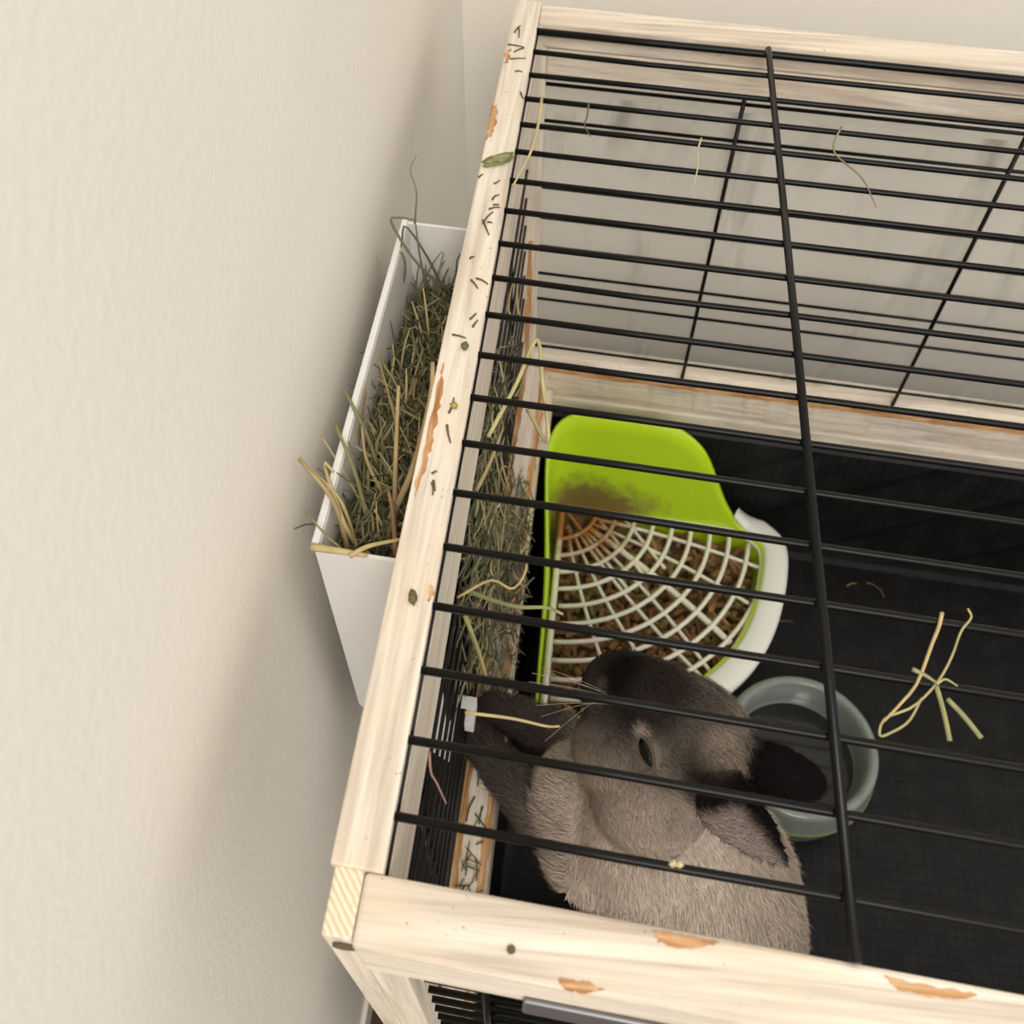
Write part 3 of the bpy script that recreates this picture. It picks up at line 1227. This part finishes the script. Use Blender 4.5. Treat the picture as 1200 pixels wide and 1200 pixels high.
# crumbs and bits of hay on the left lid rail
G3 = 'bits of hay on the left lid rail'
L3 = 'tiny dark bit of hay lying on the left lid rail'
BITS = [((603, 38), (610, 30)), ((608, 32), (608, 44)), ((595, 52), (614, 55)), ((614, 56), (602, 61)), ((598, 69), (616, 68)), ((604, 84), (612, 84)), ((610, 108), (614, 116)),
        ((566, 262), (578, 248)), ((566, 258), (573, 275)), ((571, 260), (577, 261)), ((573, 245), (586, 243)), ((578, 240), (585, 240)), ((577, 234), (585, 228)), ((579, 215), (586, 211)), ((561, 208), (566, 204)),
        ((552, 328), (560, 338)), ((558, 326), (572, 333)), ((551, 303), (556, 301)), ((551, 374), (558, 367)), ((554, 383), (560, 375)), ((530, 392), (546, 396)), ((526, 484), (532, 466)), ((524, 498), (528, 519)), ((508, 563), (510, 575)), ((506, 555), (512, 552)), ((506, 566), (507, 580))]
for i, (a, b) in enumerate(BITS):
    mid = ((a[0] + b[0]) / 2 + rnd.uniform(-1.5, 1.5), (a[1] + b[1]) / 2 + rnd.uniform(-1.5, 1.5))
    stalk('hay_bit', [(a[0], a[1], 0.07), (mid[0], mid[1], 0.07), (b[0], b[1], 0.07)], 0.022, (0.12, 0.10, 0.06), L3, 'hay bit', G3, n=5, seed=i, sides=5)


def lump(name, px, py, z, sx, sy, sz, ang, col, label, cat, group=None, seed=0):
    r = random.Random(seed)
    bm = bmesh.new()
    bmesh.ops.create_icosphere(bm, subdivisions=3, radius=1)
    c = W(*onz(px, py, z))
    V, T = [], []
    ca, sa = math.cos(ang), math.sin(ang)
    from mathutils import noise as nz
    for v in bm.verts:
        k = 1 + 0.32 * nz.noise(v.co * 2.4 + Vector((seed, 0, 0))) + 0.3 * nz.noise(v.co * 6 + Vector((0, seed, 0)))
        x, y, zz = v.co.x * sx * k, v.co.y * sy * k, v.co.z * sz * k
        V.append(c + Vector((x * ca - y * sa, x * sa + y * ca, zz + sz * 0.85)) * U)
        kk = 0.85 + 0.9 * nz.noise(v.co * 7)
        T.append((col[0] * kk, col[1] * kk, col[2] * kk))
    F = [[v.index for v in f.verts] for f in bm.faces]
    bm.free()
    o = build(name, V, F, TINTED, smooth=True, tint=T)
    return tag(o, label, cat, group)


lump('feed_pellet', 584, 191, 0.055, 0.36, 0.12, 0.09, 0.6, (0.24, 0.25, 0.11), 'lumpy olive green feed pellet lying across the left lid rail', 'pellet', seed=2)
lump('crumb', 545, 407, 0.055, 0.06, 0.1, 0.04, 0.1, (0.15, 0.15, 0.09), 'grey green leaf crumb on the left lid rail', 'crumb', seed=3)
lump('crumb', 532, 477, 0.055, 0.06, 0.06, 0.04, 0.1, (0.45, 0.36, 0.06), 'yellow crumb on the left lid rail', 'crumb', seed=4)
lump('crumb', 484, 701, 0.055, 0.06, 0.12, 0.04, 0.2, (0.16, 0.13, 0.07), 'dark brown crumb beside the gnawed spot on left lid rail', 'crumb', seed=5)
lump('crumb', 788, 1013, 0.0, 0.045, 0.04, 0.04, 0.2, (0.62, 0.5, 0.3), 'pale crumb stuck on the lid wire over the rabbit back', 'crumb', 'pale crumbs on the lid wire', seed=6)
lump('crumb', 796, 1014, 0.0, 0.045, 0.04, 0.04, 0.2, (0.62, 0.5, 0.3), 'pale crumb stuck on the lid wire over the rabbit back', 'crumb', 'pale crumbs on the lid wire', seed=8)

for i, (a_, b_) in enumerate((((992, 687), (1004, 684)), ((1015, 683), (1030, 690)), ((1030, 690), (1036, 700)), ((905, 730), (930, 729)))):
    stalk('hay_flake', [(a_[0], a_[1], ZT + 0.02), ((a_[0] + b_[0]) / 2, (a_[1] + b_[1]) / 2 - 2, ZT + 0.03), (b_[0], b_[1], ZT + 0.02)], 0.045, (0.2, 0.12, 0.06) if i == 0 else (0.10, 0.085, 0.06),
          'tiny brown hay flake on the black tray floor', 'hay flake', 'hay flakes on the tray floor', n=5, seed=i)

# bits of hay on the lower left rail
rb = random.Random(33)
for i in range(30):
    if i < 14:
        x, y = rb.uniform(0.05, 0.5), rb.uniform(1.6, 6.5)
    else:
        x, y = rb.uniform(0.12, 0.45), rb.uniform(1.5, 2.9)
    a = rb.uniform(0, math.pi)
    ln = rb.uniform(0.06, 0.2)
    z = -11.58 + (0.03 if i >= 14 else 0)
    P3 = [W(x - math.cos(a) * ln, y - math.sin(a) * ln * 2, z), W(x + rb.uniform(-.05, .05), y, z + 0.02), W(x + math.cos(a) * ln, y + math.sin(a) * ln * 2, z)]
    v, f = tube_vf(bez(P3, 5), rb.uniform(0.012, 0.026) * U, 5)
    c = rb.uniform(0.7, 1.2)
    o = build('hay_bit', v, f, HAY, tint=[(0.12 * c, 0.115 * c, 0.065 * c)] * len(v))
    tag(o, 'small green bit of hay lying on the lower left rail', 'hay bit', 'bits of hay on the lower left rail')


# ------------------------------------------------------------------ the rabbit
def rabbit():
    LIGHT, FAWN, GREY, DARKB, BLACK = (0.46, 0.385, 0.32), (0.335, 0.275, 0.225), (0.075, 0.061, 0.053), (0.03, 0.023, 0.02), (0.005, 0.004, 0.004)
    src, col, side = [], [], []
    bmA = bmesh.new()

    def ball(c, rx, ry, rz, colr, rot=None):
        bm = bmesh.new()
        bmesh.ops.create_icosphere(bm, subdivisions=3, radius=1)
        M_ = Matrix.Diagonal((rx, ry, rz, 1))
        if rot is not None:
            M_ = rot.to_matrix().to_4x4() @ M_
        M_ = Matrix.Translation(c) @ M_
        vs = [bmA.verts.new(M_ @ v.co) for v in bm.verts]
        for f in bm.faces:
            bmA.faces.new([vs[v.index] for v in f.verts])
        for v in vs:
            src.append(v.co.copy())
            col.append(colr)
            side.append(0)
        bm.free()

    def P(px, py, z):
        q = onz(px, py, z)
        return Vector((q[0], q[1] + SK * q[0], q[2]))

    def chain(pts, n, squash=(1, 1, 1)):
        """pts: (Vector, radius, colour)"""
        seg = len(pts) - 1
        for i in range(n):
            u = i / (n - 1) * seg
            k = min(int(u), seg - 1)
            t = u - k
            ts = t * t * (3 - 2 * t)
            a, b = pts[k], pts[k + 1]
            c = tuple(a[2][j] + (b[2][j] - a[2][j]) * t for j in range(3))
            r = a[1] + (b[1] - a[1]) * ts
            ball(a[0].lerp(b[0], t), r * squash[0], r * squash[1], r * squash[2], c)
    rump = P(822, 1085, -15.9)
    mid = P(805, 1035, -13.6)
    chest = P(760, 965, -11.0)
    neck = P(785, 915, -9.2)
    chain([(rump, 2.75, FAWN), (mid, 2.75, FAWN), (chest, 2.05, LIGHT), (neck, 1.45, LIGHT)], 16)
    ball(P(705, 985, -11.6), 1.5, 1.5, 1.6, LIGHT)          # chest ruff toward the forelegs
    ball(P(685, 935, -10.9), 1.35, 1.4, 1.4, LIGHT)
    # haunch and hind feet
    ball(rump + Vector((-1.3, 0.4, -1.0)), 1.3, 2.0, 2.0, FAWN)
    ball(rump + Vector((1.2, 0.4, -1.0)), 1.3, 2.0, 2.0, FAWN)
    for sx in (-1.3, 1.4):
        a = rump + Vector((sx, 1.2, 0))
        a.z = ZT + 0.42
        chain([(a, 0.5, GREY), (a + Vector((0, 2.2, -0.02)), 0.42, DARKB)], 6)
    ball(rump + Vector((0.1, -2.3, -1.5)), 0.7, 0.7, 0.7, GREY)   # tail
    # head: skull, cheeks, muzzle, nose
    skull = P(800, 868, -7.7)
    nose = P(712, 797, -7.6)
    hd = (nose - skull).normalized()
    q = hd.to_track_quat('Y', 'Z')
    ball(skull, 1.42, 1.6, 1.4, FAWN, q)
    ball(P(765, 838, -7.5), 1.22, 1.35, 1.12, FAWN, q)
    ball(P(738, 815, -7.5), 0.98, 1.05, 0.92, GREY, q)
    ball(P(722, 803, -7.5), 0.80, 0.72, 0.72, DARKB, q)
    ball(P(738, 880, -8.2), 1.2, 1.3, 1.1, FAWN, q)        # cheek
    ball(P(706, 812, -7.9), 0.52, 0.5, 0.45, GREY, q)         # upper lip
    ball(P(722, 830, -8.5), 0.62, 0.7, 0.6, GREY, q)          # chin
    ball(P(762, 932, -8.5), 1.3, 1.3, 1.15, FAWN, q)         # throat roll
    # forelegs
    chain([(P(692, 965, -11.0), 1.05, FAWN), (P(642, 955, -11.5), 0.74, GREY), (P(603, 917, -11.3), 0.56, GREY), (P(577, 887, -11.15), 0.46, GREY), (P(564, 868, -11.15), 0.4, GREY)], 20)
    chain([(P(702, 895, -11.3), 1.0, FAWN), (P(660, 868, -11.5), 0.7, GREY), (P(617, 845, -11.3), 0.52, GREY), (P(586, 834, -11.2), 0.42, GREY)], 16)
    # toes
    for tx, ty in ((557, 860), (553, 869), (552, 879), (563, 853)):
        ball(P(tx, ty, -11.2), 0.17, 0.26, 0.18, GREY)
    for tx, ty in ((570, 829), (575, 823), (583, 820), (569, 836)):
        ball(P(tx, ty, -11.25), 0.17, 0.26, 0.18, GREY)

    # ears: cupped leaf shapes, thick enough to survive the remesh
    def ear(rows, cup, thick, c_out, c_in, c_edge=None):
        """rows: (left edge, right edge) points from base to tip; the cup hollows toward the camera when positive"""
        n = 22
        Lp = bez([a for a, b in rows], n)
        Rp = bez([b for a, b in rows], n)
        m_ = 11
        camp = Vector(CC)
        top, bot = [], []
        for i in range(n):
            for j in range(m_):
                t = j / (m_ - 1)
                q_ = Lp[i].lerp(Rp[i], t)
                wd = (Rp[i] - Lp[i]).length
                view = (camp - q_).normalized()
                d = view * (-cup * wd * (1 - (2 * t - 1) ** 2))
                edge = 1 - abs(2 * t - 1) ** 3
                th = thick * (0.45 + 0.55 * edge)
                top.append(q_ + d + view * th / 2)
                bot.append(q_ + d - view * th / 2)
        vs = [bmA.verts.new(v) for v in top + bot]
        N = n * m_
        for i in range(n - 1):
            for j in range(m_ - 1):
                a = i * m_ + j
                bmA.faces.new([vs[a], vs[a + 1], vs[a + m_ + 1], vs[a + m_]])
                bmA.faces.new([vs[N + a], vs[N + a + m_], vs[N + a + m_ + 1], vs[N + a + 1]])
        for i in range(n - 1):
            for j in (0, m_ - 1):
                a = i * m_ + j
                f = [vs[a], vs[a + m_], vs[N + a + m_], vs[N + a]]
                bmA.faces.new(f if j == 0 else f[::-1])
        for i in (0, n - 1):
            for j in range(m_ - 1):
                a = i * m_ + j
                f = [vs[a], vs[N + a], vs[N + a + 1], vs[a + 1]]
                bmA.faces.new(f if i == 0 else f[::-1])
        for k, v in enumerate(vs):
            src.append(v.co.copy())
            side.append(1 if k < N else -1)
            j = (k % N) % m_
            i = (k % N) // m_
            if k < N:
                c_ = c_in
                if c_edge and (j > m_ * 0.58 or i < n * 0.28):
                    c_ = c_edge
            else:
                c_ = c_out
            col.append(c_)
    # ear hanging toward the camera with its pale inside showing
    ear([(P(822, 908, -6.3), P(866, 900, -6.0)), (P(812, 938, -6.4), P(884, 922, -5.8)), (P(822, 966, -6.7), P(900, 946, -6.0)), (P(850, 990, -7.1), P(914, 972, -6.5)), (P(886, 1008, -7.5), P(923, 998, -7.0)), (P(917, 1019, -7.8), P(925, 1014, -7.7))],
        0.08, 0.24, BLACK, (0.31, 0.255, 0.23), BLACK)
    # other ear, dark outside up
    ear([(P(858, 872, -7.3), P(862, 918, -7.5)), (P(880, 866, -7.2), P(882, 932, -7.4)), (P(908, 868, -7.3), P(908, 940, -7.5)), (P(936, 880, -7.6), P(934, 943, -7.7)), (P(958, 896, -8.0), P(958, 940, -8.1)), (P(971, 915, -8.3), P(969, 930, -8.3))],
        -0.12, 0.24, GREY, BLACK)
    # ear roots
    ball(P(842, 906, -6.8), 0.55, 0.55, 0.55, BLACK)
    ball(P(860, 893, -7.7), 0.5, 0.5, 0.5, DARKB)

    me = bpy.data.meshes.new('tmp')
    bmesh.ops.recalc_face_normals(bmA, faces=bmA.faces)
    bmA.to_mesh(me)
    bmA.free()
    to = bpy.data.objects.new('tmp', me)
    C.objects.link(to)
    md = to.modifiers.new('r', 'REMESH')
    md.mode = 'VOXEL'
    md.voxel_size = 0.085
    sm = to.modifiers.new('s', 'SMOOTH')
    sm.factor = 0.5
    sm.iterations = 5
    dg = bpy.context.evaluated_depsgraph_get()
    ev = to.evaluated_get(dg)
    em = ev.to_mesh()
    V = [v.co.copy() for v in em.vertices]
    F = [list(f.vertices) for f in em.polygons]
    NRM = [v.normal.copy() for v in em.vertices]
    ev.to_mesh_clear()
    bpy.data.objects.remove(to, do_unlink=True)
    bpy.data.meshes.remove(me)

    kd = kdtree.KDTree(len(src))
    for i, v in enumerate(src):
        kd.insert(v, i)
    kd.balance()
    T = []
    from mathutils import noise as nz
    bvh = BVHTree.FromPolygons(V, F)

    def hit(px, py):
        d = Vector(ray(px, py)).normalized()
        loc, nr, idx, dist = bvh.ray_cast(Vector(CC), d)
        return loc, nr
    eye_p, eye_n = hit(757, 881)
    noseb, _ = hit(737, 795)
    H_ = lambda a, b: hit(a, b)[0]
    marks = [(H_(800, 845), 1.15, GREY, 0.75), (H_(765, 815), 1.0, GREY, 0.8), (H_(715, 815), 0.75, GREY, 0.8), (H_(725, 850), 0.85, (0.12, 0.098, 0.085), 0.7), (H_(820, 800), 0.8, GREY, 0.6),
             (H_(748, 800), 0.85, BLACK, 1.0), (H_(735, 785), 0.6, BLACK, 1.0), (H_(755, 825), 0.5, DARKB, 0.85), (H_(775, 790), 0.5, DARKB, 0.8), (H_(748, 853), 0.14, (0.5, 0.4, 0.36), 0.8), (H_(704, 800), 0.12, (0.16, 0.11, 0.1), 0.5), (eye_p, 0.34, (0.3, 0.25, 0.21), 0.6), (H_(852, 880), 0.5, (0.5, 0.41, 0.33), 0.5)]
    paws = [P(570, 878, -11.1), P(592, 836, -11.1)]
    for v, nv in zip(V, NRM):
        acc = Vector((0, 0, 0))
        wt = 0
        near = kd.find_n(v, 10)
        if side[near[0][1]]:
            want = 1 if nv.dot(Vector(CC) - v) > 0 else -1
            e_ = [q_ for q_ in kd.find_n(v, 40) if side[q_[1]] == want]
            near = e_[:6] or near
        for co, i, d in near:
            k = 1 / (d + 0.12) ** 2
            acc += Vector(col[i]) * k
            wt += k
        c = acc / wt
        for mp, r, mc, a in marks:
            d = (v - mp).length
            if d < r * 1.5:
                k = a * max(0.0, min(1.0, (1.5 * r - d) / (r * 0.9)))
                c = c.lerp(Vector(mc), k)
        for pp in paws:
            d = (v - pp).length
            if d < 1.6:
                c = c.lerp(Vector(DARKB), 0.45 * min(1, (1.6 - d) / 1.2))
        k = 1 + 0.14 * nz.noise(v * 1.7) + 0.10 * nz.noise(v * 6)
        T.append(tuple(c * k))
    RW_ = lambda v: WR(v.x, v.y, v.z)
    base = Vector((rump.x, rump.y, ZT))
    R = build('rabbit', [RW_(v) for v in V], F, COAT, smooth=True, tint=T, origin=RW_(base))
    tag(R, 'lop eared rabbit with fawn coat and dark nose reaching up to the hay', 'rabbit')
    # eye with lids
    bm = bmesh.new()
    bmesh.ops.create_uvsphere(bm, u_segments=20, v_segments=14, radius=1)
    ax = (P(752, 868, -7.0) - P(763, 893, -7.2)).normalized()
    nrm = eye_n.normalized()
    ax = (ax - nrm * ax.dot(nrm)).normalized()
    sd = nrm.cross(ax)
    ev_ = [RW_(eye_p + nrm * (v.co.z * 0.11 - 0.02) + ax * v.co.x * 0.30 + sd * v.co.y * 0.14) for v in bm.verts]
    ef = [[v.index for v in f.verts] for f in bm.faces]
    bm.free()
    e = build('eye', ev_, ef, EYE, R, smooth=True)
    ring = [RW_(eye_p + nrm * (0.03 - 0.05 * abs(math.cos(a))) + ax * (0.36 * math.cos(a)) + sd * (0.16 * math.sin(a) * (1 - 0.35 * abs(math.cos(a))))) for a in [2 * math.pi * i / 24 for i in range(25)]]
    lv, lf = tube_vf(ring, 0.035 * U, 7, caps=False)
    build('eyelid', lv, lf, LID, e, smooth=True)
    # whiskers
    wparts = []
    rw = random.Random(9)
    for i in range(9):
        b, nb = hit(705 + rw.uniform(0, 14), 812 + rw.uniform(-6, 16))
        if b is None:
            continue
        d = Vector((rw.uniform(-1, -0.3), rw.uniform(-0.5, 0.6), rw.uniform(-0.4, 0.3))).normalized()
        wparts.append(tube_vf(bez([RW_(b - d * 0.1), RW_(b + d * 0.8 + Vector((0, 0, .06))), RW_(b + d * 1.6 + Vector((0, 0, -0.05)))], 8), 0.007 * U, 3))
    wv, wf = merge(wparts)
    build('whiskers', wv, wf, Mat('whisker', srgb(170, 160, 150), 0.5).m, R)
    # short fur
    r = random.Random(17)
    areas = []
    tot = 0
    for f in F:
        a = V[f[0]]
        ar = (V[f[1]] - a).cross(V[f[2]] - a).length
        tot += ar
        areas.append(tot)
    import bisect
    FV, FF, FT = [], [], []
    NS = 190000
    camp = Vector(CC)
    for i in range(NS):
        f = F[bisect.bisect_left(areas, r.uniform(0, tot)) % len(F)]
        wts = [r.random() + 0.01 for _ in f]
        sw = sum(wts)
        pt, nm, cc = Vector(), Vector(), Vector()
        for vi, w_ in zip(f, wts):
            pt += V[vi] * (w_ / sw)
            nm += NRM[vi] * (w_ / sw)
            cc += Vector(T[vi]) * (w_ / sw)
        if pt.z < -17.8 or (camp - pt).dot(nm) < -0.35 * (camp - pt).length:
            continue
        nm.normalize()
        # lie of the coat: away from the nose, down the body
        dn = (pt - nose).length
        flow = (pt - nose).normalized() if dn < 5 else Vector((0.15, -0.5, -0.85))
        if pt.x < 2.6 and pt.z < -9.5:
            flow = Vector((-0.6, 0.5, -0.2))
        flow = flow - nm * flow.dot(nm)
        if flow.length < 1e-3:
            continue
        flow.normalize()
        onhead = dn < 3.6
        onear = (pt - P(880, 960, -7.4)).length < 1.9 or (pt - P(930, 905, -7.7)).length < 1.4
        ln = r.uniform(0.16, 0.3) if onhead else (r.uniform(0.11, 0.2) if onear else r.uniform(0.26, 0.5))
        if dn < 1.4:
            ln *= 0.6
        if (pt - eye_p).length < 0.31:
            continue
        d = (flow + nm * r.uniform(0.06, 0.3) + Vector((r.gauss(0, .16), r.gauss(0, .16), r.gauss(0, .16)))).normalized()
        sdv = d.cross(nm)
        if sdv.length < 1e-3:
            continue
        sdv.normalize()
        wd = r.uniform(0.006, 0.013)
        a = pt - nm * 0.02
        mdp = pt + d * ln * 0.55 + nm * 0.02
        tip = pt + d * ln - nm * ln * 0.12
        o = len(FV)
        FV += [RW_(a - sdv * wd), RW_(a + sdv * wd), RW_(mdp - sdv * wd * 0.7), RW_(mdp + sdv * wd * 0.7), RW_(tip)]
        FF += [[o, o + 1, o + 3, o + 2], [o + 2, o + 3, o + 4]]
        k = r.uniform(0.78, 1.25)
        c = tuple(cc * k * 0.9)
        c2 = tuple(cc * k * 1.18)
        FT += [c, c, c2, c2, c2]
    fo = build('fur', FV, FF, FURM, R, tint=FT)
    tag(fo, kind='stuff')


rabbit()
